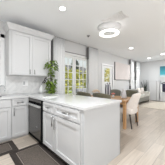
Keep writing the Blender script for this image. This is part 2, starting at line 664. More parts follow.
# ------------------------------------------------------------------ kitchen: left run
fy = front_y(0.0, 2.835)
c = thing('sink_cabinet', 'white shaker sink base cabinet under the window by the faucet', 'cabinet', (0.05, 3.1, 0))
MB().box(-0.60, 0.640, 2.835, 3.42, 0.05, 0.700, 0.002).build('body', 'cabinet_white', c)
mb = MB()
mb.box(-0.60, 0.640, 2.835, 2.90, 0.700, 0.874, 0.002)
mb.box(0.60, 0.640, 2.90, 3.42, 0.700, 0.874, 0.002)
mb.build('face_frame', 'cabinet_white', c)
MB().box(-0.60, 0.640, 2.87, 3.42, 0.0, 0.05).build('toe_kick', 'cabinet_white', c)
d = shaker(fy, -0.585, 0.015, 0.065, 0.69, 'door', c); pull(fy, -0.02, 0.60, 0.15, True, d)
d = shaker(fy, 0.022, 0.628, 0.065, 0.69, 'door', c); pull(fy, 0.06, 0.60, 0.15, True, d)
mb = MB(); fbox(mb, fy, -0.585, 0.628, 0.001, 0.02, 0.71, 0.86); mb.build('false_front', 'cabinet_white', c)

c = thing('base_cabinet', 'white narrow base cabinet with one drawer, between sink cabinet and dishwasher corner', 'cabinet', (0.81, 3.1, 0))
MB().box(0.642, 0.995, 2.835, 3.42, 0.05, 0.874, 0.002).build('body', 'cabinet_white', c)
MB().box(0.642, 0.995, 2.87, 3.42, 0.0, 0.05).build('toe_kick', 'cabinet_white', c)
d = shaker(fy, 0.650, 0.960, 0.065, 0.69, 'door', c, 0.055); pull(fy, 0.682, 0.60, 0.16, True, d)
d = shaker(fy, 0.650, 0.960, 0.715, 0.862, 'drawer', c, 0.035); pull(fy, 0.805, 0.785, 0.13, False, d)

# ------------------------------------------------------------------ dishwasher and peninsula
PX = 1.005
fx = front_x(PX, 0.0)


def fxx(y):
    return front_x(PX, y)


c = thing('dishwasher', 'dark stainless dishwasher built in under the white counter', 'dishwasher', (1.3, 2.44, 0))
MB().box(PX - 0.026, 1.60, 2.135, 2.80, 0.06, 0.872).build('body', 'black_gap', c)
fr = fxx(2.775)
mb = MB(); fbox(mb, fr, 0.0, 0.605, 0.0, 0.030, 0.11, 0.755, 0.004); dw = mb.build('door', 'steel_dark', c)
mb = MB(); fbox(mb, fr, 0.0, 0.615, 0.0, 0.030, 0.815, 0.868, 0.004); mb.build('control_panel', 'steel_dark', c)
mb = MB(); fbox(mb, fr, 0.02, 0.59, 0.02, 0.0275, 0.755, 0.815); mb.build('handle_recess', 'black_gap', c)
mb = MB()
X = PX - 0.030
mb.box(X - 0.035, X + 0.01, 2.165, 2.76, 0.728, 0.762, 0.008, 2)
h = mb.build('handle', 'steel_mid', dw); h['label'] = 'bright steel lip handle'
mb = MB(); fbox(mb, fr, 0.40, 0.46, 0.029, 0.032, 0.315, 0.335, 0.0005); b = mb.build('badge', 'badge', dw)
MB().box(PX + 0.05, 1.60, 2.135, 2.80, 0.0, 0.06).build('toe_kick', 'black_gap', c)

c = thing('base_cabinet', 'white narrow peninsula cabinet with small drawer, right beside the dishwasher', 'cabinet', (1.4, 1.9, 0))
MB().box(PX, 1.84, 1.687, 2.130, 0.095, 0.874, 0.002).build('body', 'cabinet_white', c)
MB().box(PX + 0.05, 1.80, 1.687, 2.130, 0.0, 0.095).build('toe_kick', 'black_gap', c)
MB().box(PX - 0.029, PX, 2.084, 2.132, 0.075, 0.874, 0.001).build('black_edge', 'black_gap', c)
fr = fxx(2.09)
d = shaker(fr, 0.008, 0.398, 0.10, 0.685, 'door', c); pull(fr, 0.372, 0.59, 0.16, True, d)
d = shaker(fr, 0.008, 0.398, 0.705, 0.862, 'drawer', c, 0.04); pull(fr, 0.215, 0.785, 0.055, False, d)

c = thing('base_cabinet', 'white wide peninsula cabinet with long drawer, at the end of the counter', 'cabinet', (1.4, 1.4, 0))
MB().box(PX, 1.84, 1.065, 1.685, 0.095, 0.874, 0.002).build('body', 'cabinet_white', c)
MB().box(PX + 0.05, 1.80, 1.065, 1.685, 0.0, 0.095).build('toe_kick', 'black_gap', c)
fr = fxx(1.685)
d = shaker(fr, 0.008, 0.602, 0.10, 0.685, 'door', c); pull(fr, 0.042, 0.57, 0.17, True, d)
d = shaker(fr, 0.008, 0.602, 0.705, 0.862, 'drawer', c, 0.045); pull(fr, 0.34, 0.785, 0.15, False, d)

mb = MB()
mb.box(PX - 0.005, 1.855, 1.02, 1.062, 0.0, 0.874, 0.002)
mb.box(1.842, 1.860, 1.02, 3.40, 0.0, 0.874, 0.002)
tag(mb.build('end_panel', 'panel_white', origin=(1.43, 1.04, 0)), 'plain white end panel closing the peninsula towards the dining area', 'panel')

# counter (one continuous worktop, cut out for the sink)
mb = MB()
mb.box(-0.62, 1.0, 2.796, 2.96, 0.876, 0.914)
mb.box(-0.62, -0.30, 2.96, 3.33, 0.876, 0.914)
mb.box(0.50, 1.0, 2.96, 3.33, 0.876, 0.914)
mb.box(-0.62, 1.0, 3.33, 3.424, 0.876, 0.914)
mb.box(0.982, 1.875, 0.996, 3.424, 0.876, 0.914, 0.003)
tag(mb.build('countertop', 'quartz', origin=(1.4, 2.2, 0.876)), 'polished white quartz worktop running from the sink around the peninsula', 'countertop')
mb = MB()
mb.box(-0.30, -0.29, 2.96, 3.33, 0.71, 0.905)
mb.box(0.49, 0.50, 2.96, 3.33, 0.71, 0.905)
mb.box(-0.30, 0.50, 2.96, 2.97, 0.71, 0.905)
mb.box(-0.30, 0.50, 3.32, 3.33, 0.71, 0.905)
mb.box(-0.30, 0.50, 2.96, 3.33, 0.702, 0.71)
tag(mb.build('kitchen_sink', 'sink_steel', origin=(0.1, 3.14, 0.70)), 'dark steel sink bowl set into the white counter', 'sink')

c = thing('faucet', 'slim chrome gooseneck faucet behind the sink', 'faucet', (0.50, 3.37, 0.914))
MB().lathe([(0.026, 0), (0.026, 0.012), (0.018, 0.02), (0.016, 0.05)], (0.50, 3.37, 0.914), 20).build('base', 'chrome', c)
pts = [(0.50, 3.37, 0.96), (0.50, 3.37, 1.06)]
for i in range(13):
    a = math.pi * i / 12
    pts.append((0.50 + 0.05 - 0.05 * math.cos(a), 3.37 - 0.07 + 0.07 * math.cos(a), 1.06 + 0.085 * math.sin(a)))
pts.append((0.60, 3.23, 1.00))
MB().tube(pts, 0.011, 12).build('spout', 'chrome', c)
MB().tube([(0.50, 3.36, 0.95), (0.455, 3.34, 0.975)], 0.007).build('lever', 'chrome', c)

# ------------------------------------------------------------------ upper cabinet
UY = 3.106
c = thing('wall_cabinet', 'white two door wall cabinet with stepped crown moulding above the counter', 'cabinet', (1.17, 3.27, 1.39))
ux0, ux1 = 0.655, 1.705
MB().box(ux0, ux1, UY, YW, 1.39, 2.50, 0.002).build('body', 'cabinet_white', c)
fr = front_y(0.0, UY)
d = shaker(fr, 0.705, 1.160, 1.405, 2.41, 'door', c, 0.062); pull(fr, 1.105, 1.485, 0.12, True, d)
d = shaker(fr, 1.166, 1.680, 1.405, 2.41, 'door', c, 0.062); pull(fr, 1.222, 1.485, 0.12, True, d)
prof = [(0.0, 2.43), (0.012, 2.43), (0.014, 2.455), (0.03, 2.475), (0.052, 2.515), (0.058, 2.525), (0.058, 2.565), (0.0, 2.565)]


def crown(s):
    if s == 0:
        return [(ux0 - o, YW, z) for o, z in prof]
    if s == 1:
        return [(ux0 - o, UY - 0.02 - o, z) for o, z in prof]
    if s == 2:
        return [(ux1 + o, UY - 0.02 - o, z) for o, z in prof]
    return [(ux1 + o, YW, z) for o, z in prof]


mb = MB().loft(crown, [0, 1, 2, 3])
mb.box(ux0, ux1, UY - 0.02, YW, 2.50, 2.565)
mb.build('crown_moulding', 'cabinet_white', c)

# switch plate on the backsplash
c = thing('switch_plate', 'white double switch plate on the marble backsplash', 'switch', (1.10, YW - 0.012, 1.20))
MB().box(1.035, 1.175, YW - 0.022, YW - 0.012, 1.125, 1.275, 0.003).build('plate', 'switch_white', c)
MB().box(1.052, 1.096, YW - 0.030, YW - 0.019, 1.155, 1.245, 0.002).build('rocker', 'switch_grey', c)
MB().box(1.114, 1.148, YW - 0.026, YW - 0.019, 1.155, 1.245, 0.002).build('rocker', 'switch_white', c)

# ------------------------------------------------------------------ on the counter
c = thing('pear_vase', 'white pear shaped vase with dark dried stems by the backsplash', 'vase', (1.50, 3.28, 0.914))
MB().lathe([(0.036, 0), (0.062, 0.014), (0.078, 0.06), (0.074, 0.10), (0.05, 0.145), (0.026, 0.185), (0.02, 0.215), (0.026, 0.23)], (1.50, 3.28, 0.914), 28).build('body', 'ceramic_white', c)
mb = MB()
for i in range(7):
    tip = Vector((1.57 + random.uniform(0, 0.10), 3.28 + random.uniform(-0.04, 0.04), 1.24 + random.uniform(-0.05, 0.14)))
    mb.tube([(1.50, 3.28, 1.10), (1.515, 3.28, 1.19), tip], 0.003, 6)
    for k in range(3):
        q = tip + Vector((random.uniform(-.02, .02), random.uniform(-.02, .02), random.uniform(-.05, .01)))
        mb.rbox(q, (0.012, 0.012, 0.014), 0.0115, 3)
mb.build('dried_stems', 'twig_dark', c)

c = thing('pothos_plant', 'tall bushy green climbing pothos standing at the end of the counter', 'plant', (1.66, 3.02, 0.914))
px, py = 1.66, 3.02
MB().lathe([(0.055, 0), (0.068, 0.06), (0.075, 0.12), (0.069, 0.12), (0.06, 0.10)], (px, py, 0.914), 24).build('pot', 'pot_dark', c)
MB().tube([(px, py, 1.0), (px, py, 1.78)], 0.016, 10).build('moss_pole', 'moss_pole', c)
mb = MB()


def rad_at(z):
    t = (z - 0.93) / 0.97
    if t < 0.40:
        return 0.125
    if t < 0.66:
        return 0.055
    return 0.175 if t < 0.93 else 0.13


for i in range(420):
    z = random.uniform(0.95, 1.86)
    if 1.32 < z < 1.56 and random.random() < 0.5:
        continue
    a = random.uniform(0, 2 * math.pi)
    r = rad_at(z) * math.sqrt(random.uniform(0.1, 1.0))
    p = Vector((px + r * math.cos(a), py + r * math.sin(a) * 0.8, z))
    d = Vector((math.cos(a) * 0.8, math.sin(a) * 0.8, random.uniform(-1.0, 0.25)))
    L = random.uniform(0.075, 0.115)
    if z > 1.26 and p.x < 1.80 and (p.y > 3.05 or (p + d.normalized() * L).y > 3.07):
        continue
    mb.leaf(p, d, Vector((random.uniform(-.4, .4), random.uniform(-.4, .4), 1)), L, L * 0.36)
mb.build('foliage', 'leaf_pothos', c)

mb = MB().box(-0.13, 0.13, -0.09, 0.09, 0, 0.014, 0.004, 2)
o = mb.build('serving_board', 'ceramic_white')
o.location = (1.20, 2.20, 0.914)
o.rotation_euler = (0, 0, math.radians(20))
tag(o, 'thin white board lying flat on the counter above the dishwasher', 'board')

# ------------------------------------------------------------------ floor mats


def floor_mat(x0, x1, y0, y1, label):
    c = thing('kitchen_mat', label, 'mat', ((x0 + x1) / 2, (y0 + y1) / 2, 0), 'dark kitchen mats')
    MB().box(x0, x1, y0, y1, 0.0, 0.010, 0.004, 2).build('border', 'mat_brown', c)
    i = 0.085
    mb = MB()
    w = 0.012
    for a, b, e, f in ((x0 + i, x1 - i, y0 + i, y0 + i + w), (x0 + i, x1 - i, y1 - i - w, y1 - i), (x0 + i, x0 + i + w, y0 + i, y1 - i), (x1 - i - w, x1 - i, y0 + i, y1 - i)):
        mb.box(a, b, e, f, 0.009, 0.0115)
    mb.build('border_line', 'mat_line', c)
    i += 0.02
    MB().box(x0 + i, x1 - i, y0 + i, y1 - i, 0.008, 0.011, 0.0008).build('panel', 'mat_panel', c)


floor_mat(-0.55, 0.65, 2.338, 2.815, 'dark brown bordered kitchen mat along the sink cabinet')
floor_mat(0.49, 1.045, 1.07, 2.332, 'dark brown bordered kitchen mat along the peninsula cabinets')

# ------------------------------------------------------------------ ceiling fittings
cans = [(1.36, 2.01, 0.058, 'round recessed ceiling light nearest the camera, above the kitchen floor'),
        (5.06, 2.26, 0.075, 'round recessed ceiling light over the far side of the dining table'),
        (7.32, 1.58, 0.10, 'round recessed ceiling light near the right edge, over the beige rug'),
        (7.89, 2.42, 0.075, 'round recessed ceiling light farthest away, above the sofa')]
for x, y, r, lab in cans:
    c = thing('ceiling_light', lab, 'ceiling light', (x, y, ZC), 'recessed ceiling lights')
    MB().lathe([(r, 0.0), (r * 1.22, -0.001), (r * 1.25, -0.006), (r * 1.0, -0.010), (r, -0.006)], (x, y, ZC), 32, cap=False).build('trim_ring', 'white_trim', c)
    MB().lathe([(r * 1.02, -0.002), (r * 1.0, -0.007), (r * 0.6, -0.008)], (x, y, ZC), 32).build('lens', 'lens_emit', c)
    ld = bpy.data.lights.new('downlight', 'AREA')
    ld.shape = 'DISK'
    ld.size = r * 2
    ld.energy = 3 if x < 2 else (8 if x < 6 else 18)
    ld.color = (0.94, 0.98, 1.0)
    lo = bpy.data.objects.new('downlight', ld)
    COL.objects.link(lo)
    lo.location = (x, y, ZC - 0.02)

# unseen ceiling lights added behind and beside the camera to brighten the kitchen
for x, y in ((0.3, 0.75), (1.6, -0.8), (-0.6, -0.6), (4.6, -0.6), (7.3, -0.6)):
    ld = bpy.data.lights.new('downlight', 'AREA')
    ld.shape = 'DISK'
    ld.size = 0.17
    ld.energy = 48 if y > 0 else 1.5
    ld.color = (0.94, 0.98, 1.0)
    lo = bpy.data.objects.new('downlight', ld)  # added unseen fill light, shares the name of the visible fittings
    COL.objects.link(lo)
    lo.location = (x, y, ZC - 0.02)

rx, ry = 2.73, 1.82
c = thing('ring_ceiling_light', 'lit white ring light hanging below the ceiling beside the air vent', 'ceiling light', (rx, ry, ZC))
MB().lathe([(0.0, 0.0), (0.31, 0.0), (0.315, -0.012), (0.30, -0.03), (0.10, -0.045), (0.09, -0.10), (0.0, -0.10)], (rx, ry, ZC), 48, cap=False).build('canopy', 'acrylic_grey', c)
MB().torus((rx, ry, ZC - 0.175), 0.215, 0.050, 0.020).build('ring', 'ring_emit', c)
for k in range(3):
    a = 2 * math.pi * k / 3 + 0.4
    mb = MB()
    mb.tube([(rx + 0.18 * math.cos(a), ry + 0.18 * math.sin(a), ZC - 0.03), (rx + 0.19 * math.cos(a), ry + 0.19 * math.sin(a), ZC - 0.14)], 0.008)
    mb.build('hanger', 'white_trim', c)

c = thing('air_vent', 'white rectangular air vent grille in the ceiling above the ring light', 'vent', (2.46, 1.485, ZC))
vx0, vx1, vy0, vy1 = 2.30, 2.62, 1.22, 1.75
mb = MB()
mb.box(vx0, vx1, vy0, vy0 + 0.03, ZC - 0.012, ZC, 0.003)
mb.box(vx0, vx1, vy1 - 0.03, vy1, ZC - 0.012, ZC, 0.003)
mb.box(vx0, vx0 + 0.03, vy0, vy1, ZC - 0.012, ZC, 0.003)
mb.box(vx1 - 0.03, vx1, vy0, vy1, ZC - 0.012, ZC, 0.003)
mb.build('frame', 'vent_white', c)
MB().box(vx0 + 0.03, vx1 - 0.03, vy0 + 0.03, vy1 - 0.03, ZC - 0.003, ZC).build('duct', 'vent_slot', c)
mb = MB()
for k in range(9):
    xx = vx0 + 0.045 + k * (vx1 - vx0 - 0.09) / 8
    mb.box(xx - 0.008, xx + 0.008, vy0 + 0.03, vy1 - 0.03, ZC - 0.009, ZC - 0.003)
mb.build('louvres', 'vent_white', c)

c = thing('ceiling_sensor', 'small dark round sensor on the ceiling near the french doors', 'sensor', (2.74, 2.60, ZC))
MB().lathe([(0.05, 0), (0.05, -0.012), (0.035, -0.03), (0.012, -0.036)], (2.74, 2.60, ZC), 20).build('housing', 'frame_grey', c)
MB().lathe([(0.024, -0.033), (0.02, -0.046), (0.006, -0.05)], (2.74, 2.60, ZC), 16).build('eye', 'frame_dark', c)

# ------------------------------------------------------------------ curtains


def curtain(x0, x1, label, shade=None, y=3.335, folds=6, amp=0.028):
    c = thing('curtain', label, 'curtain', ((x0 + x1) / 2, y, 0), 'pale floor length curtains')
    mb = MB()
    n = folds * 12
    th = 0.006
    zs = [0.015, 0.7, 1.4, 2.1, 2.672]

    def pt(i, z, s):
        t = i / n
        xx = x0 + (x1 - x0) * t + 0.01 * math.sin(7 * t + z)
        yy = y + amp * math.sin(2 * math.pi * folds * t + 0.4 * math.sin(z * 1.3)) + s * th
        return (xx, yy, z)
    rows = [[[mb.bm.verts.new(pt(i, z, s)) for i in range(n + 1)] for z in zs] for s in (-0.5, 0.5)]
    for s in range(2):
        for j in range(len(zs) - 1):
            for i in range(n):
                f = mb.bm.faces.new([rows[s][j][i], rows[s][j][i + 1], rows[s][j + 1][i + 1], rows[s][j + 1][i]])
                f.smooth = True
    for j in range(len(zs) - 1):
        for i in (0, n):
            mb.bm.faces.new([rows[0][j][i], rows[0][j + 1][i], rows[1][j + 1][i], rows[1][j][i]])
    for j in (0, len(zs) - 1):
        for i in range(n):
            mb.bm.faces.new([rows[0][j][i], rows[0][j][i + 1], rows[1][j][i + 1], rows[1][j][i]])
    mb.build('drape', 'curtain_fabric', c)
    if shade:  # dark strip stands for the shaded gap between curtain and wall
        lw, z0, z1 = shade
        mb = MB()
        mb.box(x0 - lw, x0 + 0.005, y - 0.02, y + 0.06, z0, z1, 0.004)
        o = mb.build('gap_shade', 'gap_shade_grey', c)
        o['label'] = 'dark grey strip for the shaded gap at the curtain edge'
    return c


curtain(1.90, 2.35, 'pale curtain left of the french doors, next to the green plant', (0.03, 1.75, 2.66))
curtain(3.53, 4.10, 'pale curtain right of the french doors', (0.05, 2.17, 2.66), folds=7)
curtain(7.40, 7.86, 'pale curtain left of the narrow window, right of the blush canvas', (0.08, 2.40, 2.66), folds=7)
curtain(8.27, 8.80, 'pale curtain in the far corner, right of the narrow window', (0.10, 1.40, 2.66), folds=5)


def rail(x0, x1, label):
    c = thing('curtain_rail', label, 'curtain rail', ((x0 + x1) / 2, 3.335, 2.69))
    MB().box(x0, x1, 3.318, 3.352, 2.674, 2.694, 0.003).build('track', 'rail_grey', c)
    for t in (0.03, 0.5, 0.97):
        xx = x0 + (x1 - x0) * t
        MB().box(xx - 0.012, xx + 0.012, 3.322, 3.348, 2.694, ZC).build('bracket', 'rail_grey', c)


rail(1.88, 4.16, 'thin grey curtain rail above the french doors')
rail(7.30, 8.86, 'thin grey curtain rail above the narrow window in the living area')

# ------------------------------------------------------------------ dining table
tx0, tx1, ty0, ty1 = 2.90, 3.78, 1.44, 3.02
c = thing('dining_table', 'orange brown wooden dining table beyond the peninsula', 'table', ((tx0 + tx1) / 2, (ty0 + ty1) / 2, 0))
MB().box(tx0, tx1, ty0, ty1, 0.71, 0.75, 0.006, 2).build('tabletop', 'table_wood', c)
mb = MB()
mb.box(tx0 + 0.06, tx1 - 0.06, ty0 + 0.05, ty0 + 0.075, 0.63, 0.71)
mb.box(tx0 + 0.06, tx1 - 0.06, ty1 - 0.075, ty1 - 0.05, 0.63, 0.71)
mb.box(tx0 + 0.045, tx0 + 0.07, ty0 + 0.06, ty1 - 0.06, 0.63, 0.71)
mb.box(tx1 - 0.07, tx1 - 0.045, ty0 + 0.06, ty1 - 0.06, 0.63, 0.71)
mb.build('apron', 'table_wood', c)
for xx in (tx0 + 0.015, tx1 - 0.085):
    for yy in (ty0 + 0.015, ty1 - 0.085):
        MB().box(xx, xx + 0.07, yy, yy + 0.07, 0.0, 0.71, 0.004).build('leg', 'table_wood', c)


# ------------------------------------------------------------------ chairs (facing +Y in their own frame, origin on the floor)
def low_chair(m, label, cat='chair'):
    c = thing('dining_chair', label, cat, (0, 0, 0), 'low back velvet dining chairs')

    def seat_def(p):
        return Vector((p.x * (1 - 0.05 * (p.y < 0)), p.y, p.z + (0.012 * (1 - (p.x / 0.24) ** 2) if p.z > 0 else 0)))
    MB().rbox((0, 0.02, 0.44), (0.26, 0.235, 0.055), 0.045, 10, seat_def).build('seat', m, c)

    def back_def(p):
        k = (p.x / 0.24)
        return Vector((p.x * (1 + 0.02 * p.z), p.y + 0.10 * k * k - 0.05 * (p.z / 0.2), p.z - 0.035 * k * k * (1 if p.z > 0 else 0)))
    MB().rbox((0, -0.23, 0.70), (0.285, 0.035, 0.25), 0.033, 12, back_def).build('backrest', m, c)
    for sx in (-1, 1):
        for sy in (-1, 1):
            MB().tube([(sx * 0.19, 0.02 + sy * 0.18, 0.40), (sx * 0.215, 0.02 + sy * 0.215, 0.0)], [0.02, 0.012], 10).build('leg', 'leg_dark', c)
    return c


def place(o, x, y, deg, label=None):
    o.location = (x, y, 0)
    o.rotation_euler = (0, 0, math.radians(deg))
    if label:
        o['label'] = label
    return o


olive = low_chair('olive_velvet', 'olive velvet dining chair on the counter side of the table, nearer its leg')
place(olive, 2.71, 1.96, -90)
o = copy_tree(olive)
place(o, 2.71, 2.64, -90, 'olive velvet dining chair on the counter side of the table, nearer the french doors')
o = copy_tree(olive)
place(o, 3.96, 1.90, 90, 'olive velvet dining chair on the far side of the table, behind the cream chair')
grey = low_chair('grey_velvet', 'grey velvet dining chair on the far side of the table, behind the pink flowers')
place(grey, 3.96, 2.51, 90)

c = thing('dining_chair', 'cream upholstered high back dining chair with dark legs at the table end', 'chair', (3.25, 1.60, 0))
cx, cy = 3.25, 1.60


def cseat(p):
    return Vector((p.x * (1 + 0.12 * (p.y / 0.26)), p.y, p.z + (0.014 * (1 - (p.x / 0.26) ** 2) if p.z > 0 else 0)))


MB().rbox((cx, cy, 0.44), (0.24, 0.26, 0.075), 0.05, 12, cseat).build('seat', 'cream_fabric', c)


def cback(p):
    k = p.x / 0.232
    t = (p.z + 0.28) / 0.56
    return Vector((p.x * (1.10 - 0.18 * t), p.y + 0.34 * k * k * max(0.0, 1 - t) ** 1.5 + 0.03 * k * k - 0.10 * t, p.z - 0.018 * k * k * t))


MB().rbox((cx, cy - 0.235, 0.65), (0.232, 0.045, 0.285), 0.042, 14, cback).build('backrest', 'cream_fabric', c)
for sx in (-1, 1):
    MB().tube([(cx + sx * 0.18, cy - 0.19, 0.40), (cx + sx * 0.19, cy - 0.25, 0.0)], [0.024, 0.014], 10).build('leg', 'leg_dark', c)
    MB().tube([(cx + sx * 0.20, cy + 0.19, 0.40), (cx + sx * 0.21, cy + 0.21, 0.0)], [0.024, 0.014], 10).build('leg', 'leg_dark', c)

# ------------------------------------------------------------------ on the table


def blossom(mb, p, r):
    mb.rbox(Vector(p) + Vector((0, 0, r * 0.2)), (r * 0.62, r * 0.62, r * 0.62), r * 0.6, 4)
    for ring, (n, rr, up) in enumerate(((6, 1.0, 0.25), (5, 0.75, 0.7), (4, 0.5, 1.4))):
        for k in range(n):
            a = 2 * math.pi * k / n + ring * 0.5
            d = Vector((math.cos(a), math.sin(a), up))
            mb.leaf(Vector(p), d, Vector((0, 0, 1)), r * rr * 1.25, r * 0.5, -0.3)


fx_, fy_ = 3.24, 2.70
c = thing('flower_bowl', 'white bowl of cream and peach flowers on the left of the dining table', 'flowers', (fx_, fy_, 0.75))
MB().lathe([(0.05, 0), (0.085, 0.025), (0.105, 0.08), (0.10, 0.10), (0.09, 0.08)], (fx_, fy_, 0.75), 24).build('bowl', 'ceramic_white', c)
mb = MB()
for i in range(22):
    a = random.uniform(0, 2 * math.pi)
    r = 0.12 * math.sqrt(random.random())
    blossom(mb, (fx_ + r * math.cos(a), fy_ + r * math.sin(a), 0.87 + 0.075 * (1 - (r / 0.13) ** 2)), 0.048)
mb.build('blossoms', 'petal_cream', c)

sx_, sy_ = 3.30, 2.25
c = thing('striped_vase', 'tall white vase with dark vertical stripes and twigs on the dining table', 'vase', (sx_, sy_, 0.75))
prof_v = [(0.06, 0), (0.082, 0.03), (0.095, 0.14), (0.095, 0.28), (0.08, 0.36), (0.082, 0.385), (0.07, 0.37)]
MB().lathe(prof_v, (sx_, sy_, 0.75), 32).build('body', 'ceramic_pale', c)
mb = MB()
for k in range(7):
    a0 = 2 * math.pi * k / 7
    vs = []
    for r, z in prof_v[1:6]:
        vs.append([mb.bm.verts.new((sx_ + (r + 0.002) * math.cos(a0 + da), sy_ + (r + 0.002) * math.sin(a0 + da), 0.75 + z)) for da in (0, 0.17, 0.34, 0.50)])
    for i in range(len(vs) - 1):
        for j in range(3):
            mb.bm.faces.new([vs[i][j], vs[i][j + 1], vs[i + 1][j + 1], vs[i + 1][j]])
mb.build('stripe', 'stripe_dark', c)
mb = MB()
for k in range(9):
    a = random.uniform(0, 6.28)
    tip = Vector((sx_ + 0.07 * math.cos(a), sy_ + 0.07 * math.sin(a), 1.15 + random.uniform(0, 0.07)))
    mb.tube([(sx_, sy_, 1.0), tip], 0.004, 6)
    for j in range(3):
        mb.leaf(tip - Vector((0, 0, 0.02 * j)), Vector((random.uniform(-1, 1), random.uniform(-1, 1), 0.4)), Vector((0, 0, 1)), 0.05, 0.014)
mb.build('twigs', 'stripe_dark', c)

bx_, by_ = 3.22, 2.00
c = thing('bud_vase', 'small bud vase of pink red flowers on the dining table', 'flowers', (bx_, by_, 0.75))
MB().lathe([(0.03, 0), (0.036, 0.02), (0.03, 0.06), (0.018, 0.08), (0.02, 0.09)], (bx_, by_, 0.75), 20).build('vase', 'ceramic_pale', c)
mb = MB()
for i in range(7):
    a = 2 * math.pi * i / 6
    r = 0.035 if i < 6 else 0
    blossom(mb, (bx_ + r * math.cos(a), by_ + r * math.sin(a), 0.865 + (0.015 if i == 6 else 0)), 0.032)
mb.build('blossoms', 'petal_pink', c)
mb = MB()
for i in range(6):
    a = 2 * math.pi * i / 6
    mb.tube([(bx_, by_, 0.82), (bx_ + 0.035 * math.cos(a), by_ + 0.035 * math.sin(a), 0.87)], 0.003, 6)
mb.build('stems', 'leaf_pothos', c)

tag(MB().lathe([(0.055, 0), (0.07, 0.01), (0.072, 0.05), (0.058, 0.16), (0.045, 0.25), (0.05, 0.27), (0.04, 0.26), (0.035, 0.2)], (3.33, 1.70, 0.75), 28).build('pale_vase', 'ceramic_pale', origin=(3.33, 1.70, 0.75)),
    'plain pale grey tapered vase on the table in front of the cream chair', 'vase')

# ------------------------------------------------------------------ living area
c = thing('area_rug', 'large beige area rug on the wooden floor of the living area', 'rug', (7.6, 1.2, 0))
MB().box(6.22, 8.78, -1.2, 2.36, 0.0, 0.014, 0.004).build('pile', 'rug_beige', c)
mb = MB()
for a, b, e, f in ((6.19, 8.81, -1.23, -1.20), (6.19, 8.81, 2.36, 2.39), (6.19, 6.22, -1.2, 2.36), (8.78, 8.81, -1.2, 2.36)):
    mb.box(a, b, e, f, 0.0, 0.012, 0.003)
mb.build('binding', 'rug_edge', c)

sx0, sx1, sy0, sy1 = 6.50, 8.55, 2.55, 3.20
c = thing('sofa', 'grey green sofa along the wall under the blush canvas', 'sofa', ((sx0 + sx1) / 2, (sy0 + sy1) / 2, 0))
mb = MB()
mb.rbox(((sx0 + sx1) / 2, (sy0 + sy1) / 2, 0.24), ((sx1 - sx0) / 2 - 0.02, (sy1 - sy0) / 2 - 0.01, 0.12), 0.03, 6)
mb.build('base', 'sofa_fabric', c)
MB().rbox(((sx0 + sx1) / 2, sy1 - 0.09, 0.56), ((sx1 - sx0) / 2 - 0.02, 0.09, 0.26), 0.06, 10).build('backrest', 'sofa_light', c)
MB().rbox((sx0 + 0.09, (sy0 + sy1) / 2, 0.46), (0.09, (sy1 - sy0) / 2, 0.35), 0.06, 10).build('arm', 'sofa_fabric', c)
MB().rbox((sx1 - 0.09, (sy0 + sy1) / 2, 0.38), (0.09, (sy1 - sy0) / 2, 0.27), 0.06, 10).build('arm', 'sofa_light', c)
for k in range(2):
    w = (sx1 - sx0 - 0.36) / 2
    MB().rbox((sx0 + 0.18 + w * (k + 0.5), (sy0 + sy1) / 2 - 0.07, 0.42), (w / 2 - 0.004, 0.25, 0.075), 0.04, 8).build('seat_cushion', 'sofa_light', c)
for xx in (sx0 + 0.07, sx1 - 0.07):
    for yy in (sy0 + 0.07, sy1 - 0.07):
        MB().tube([(xx, yy, 0.14), (xx, yy, 0.0)], [0.026, 0.018], 10).build('foot', 'leg_dark', c)


def pillow(x, y, z, rz, label):
    def df(p):
        e = 1 - 0.75 * max(abs(p.x) / 0.2, abs(p.z) / 0.2) ** 2
        return Vector((p.x, p.y * max(0.2, e), p.z))
    o = MB().rbox((0, 0, 0), (0.2, 0.085, 0.2), 0.03, 10, df).build('throw_pillow', 'pillow_cream')
    o.location = (x, y, z)
    o.rotation_euler = (math.radians(-14), 0, math.radians(rz))
    tag(o, label, 'pillow', 'pillows on the sofa')


pillow(8.18, 2.92, 0.69, -8, 'cream throw pillow at the right end of the sofa')
pillow(7.70, 2.94, 0.69, 6, 'cream throw pillow in the middle of the sofa')

c = thing('console_table', 'narrow white console table behind the sofa', 'table', (7.5, 3.29, 0))
MB().box(6.7, 7.29, 3.215, 3.37, 0.78, 0.81, 0.003).build('top', 'white_trim', c)
for xx in (6.72, 7.24):
    for yy in (3.22, 3.335):
        MB().box(xx, xx + 0.03, yy, yy + 0.03, 0, 0.78, 0.002).build('leg', 'white_trim', c)
tag(MB().lathe([(0.04, 0), (0.05, 0.02), (0.05, 0.16), (0.03, 0.22), (0.018, 0.26), (0.018, 0.34), (0.022, 0.345)], (7.22, 3.29, 0.81), 20).build('bottle_vase', 'frame_dark', origin=(7.22, 3.29, 0.81)),
    'slim dark bottle vase on the console behind the sofa', 'vase')

c = thing('snake_plant', 'dark spiky upright plant in the far corner beyond the sofa', 'plant', (8.90, 3.0, 0))
MB().lathe([(0.13, 0), (0.15, 0.04), (0.17, 0.42), (0.155, 0.42), (0.14, 0.38)], (8.90, 3.0, 0), 28).build('pot', 'pot_dark', c)
mb = MB()
for i in range(16):
    a = 2 * math.pi * i / 16 + random.uniform(-.2, .2)
    r0 = random.uniform(0.02, 0.11)
    lean = random.uniform(0.04, 0.17)
    H = random.uniform(0.65, 1.08)
    u = Vector((math.cos(a), math.sin(a), 0))
    s = Vector((-math.sin(a), math.cos(a), 0))
    prev = None
    for j in range(7):
        t = j / 6
        w = 0.035 * (1 - t ** 2.2) + 0.002
        cpt = Vector((8.90, 3.0, 0.36)) + u * (r0 + lean * t * t) + Vector((0, 0, H * t))
        ring = [mb.bm.verts.new(cpt - s * w), mb.bm.verts.new(cpt - u * 0.008), mb.bm.verts.new(cpt + s * w), mb.bm.verts.new(cpt + u * 0.008)]
        if prev:
            for q in range(4):
                mb.bm.faces.new([prev[q], prev[(q + 1) % 4], ring[(q + 1) % 4], ring[q]])
        prev = ring
mb.build('leaves', 'leaf_dark', c)

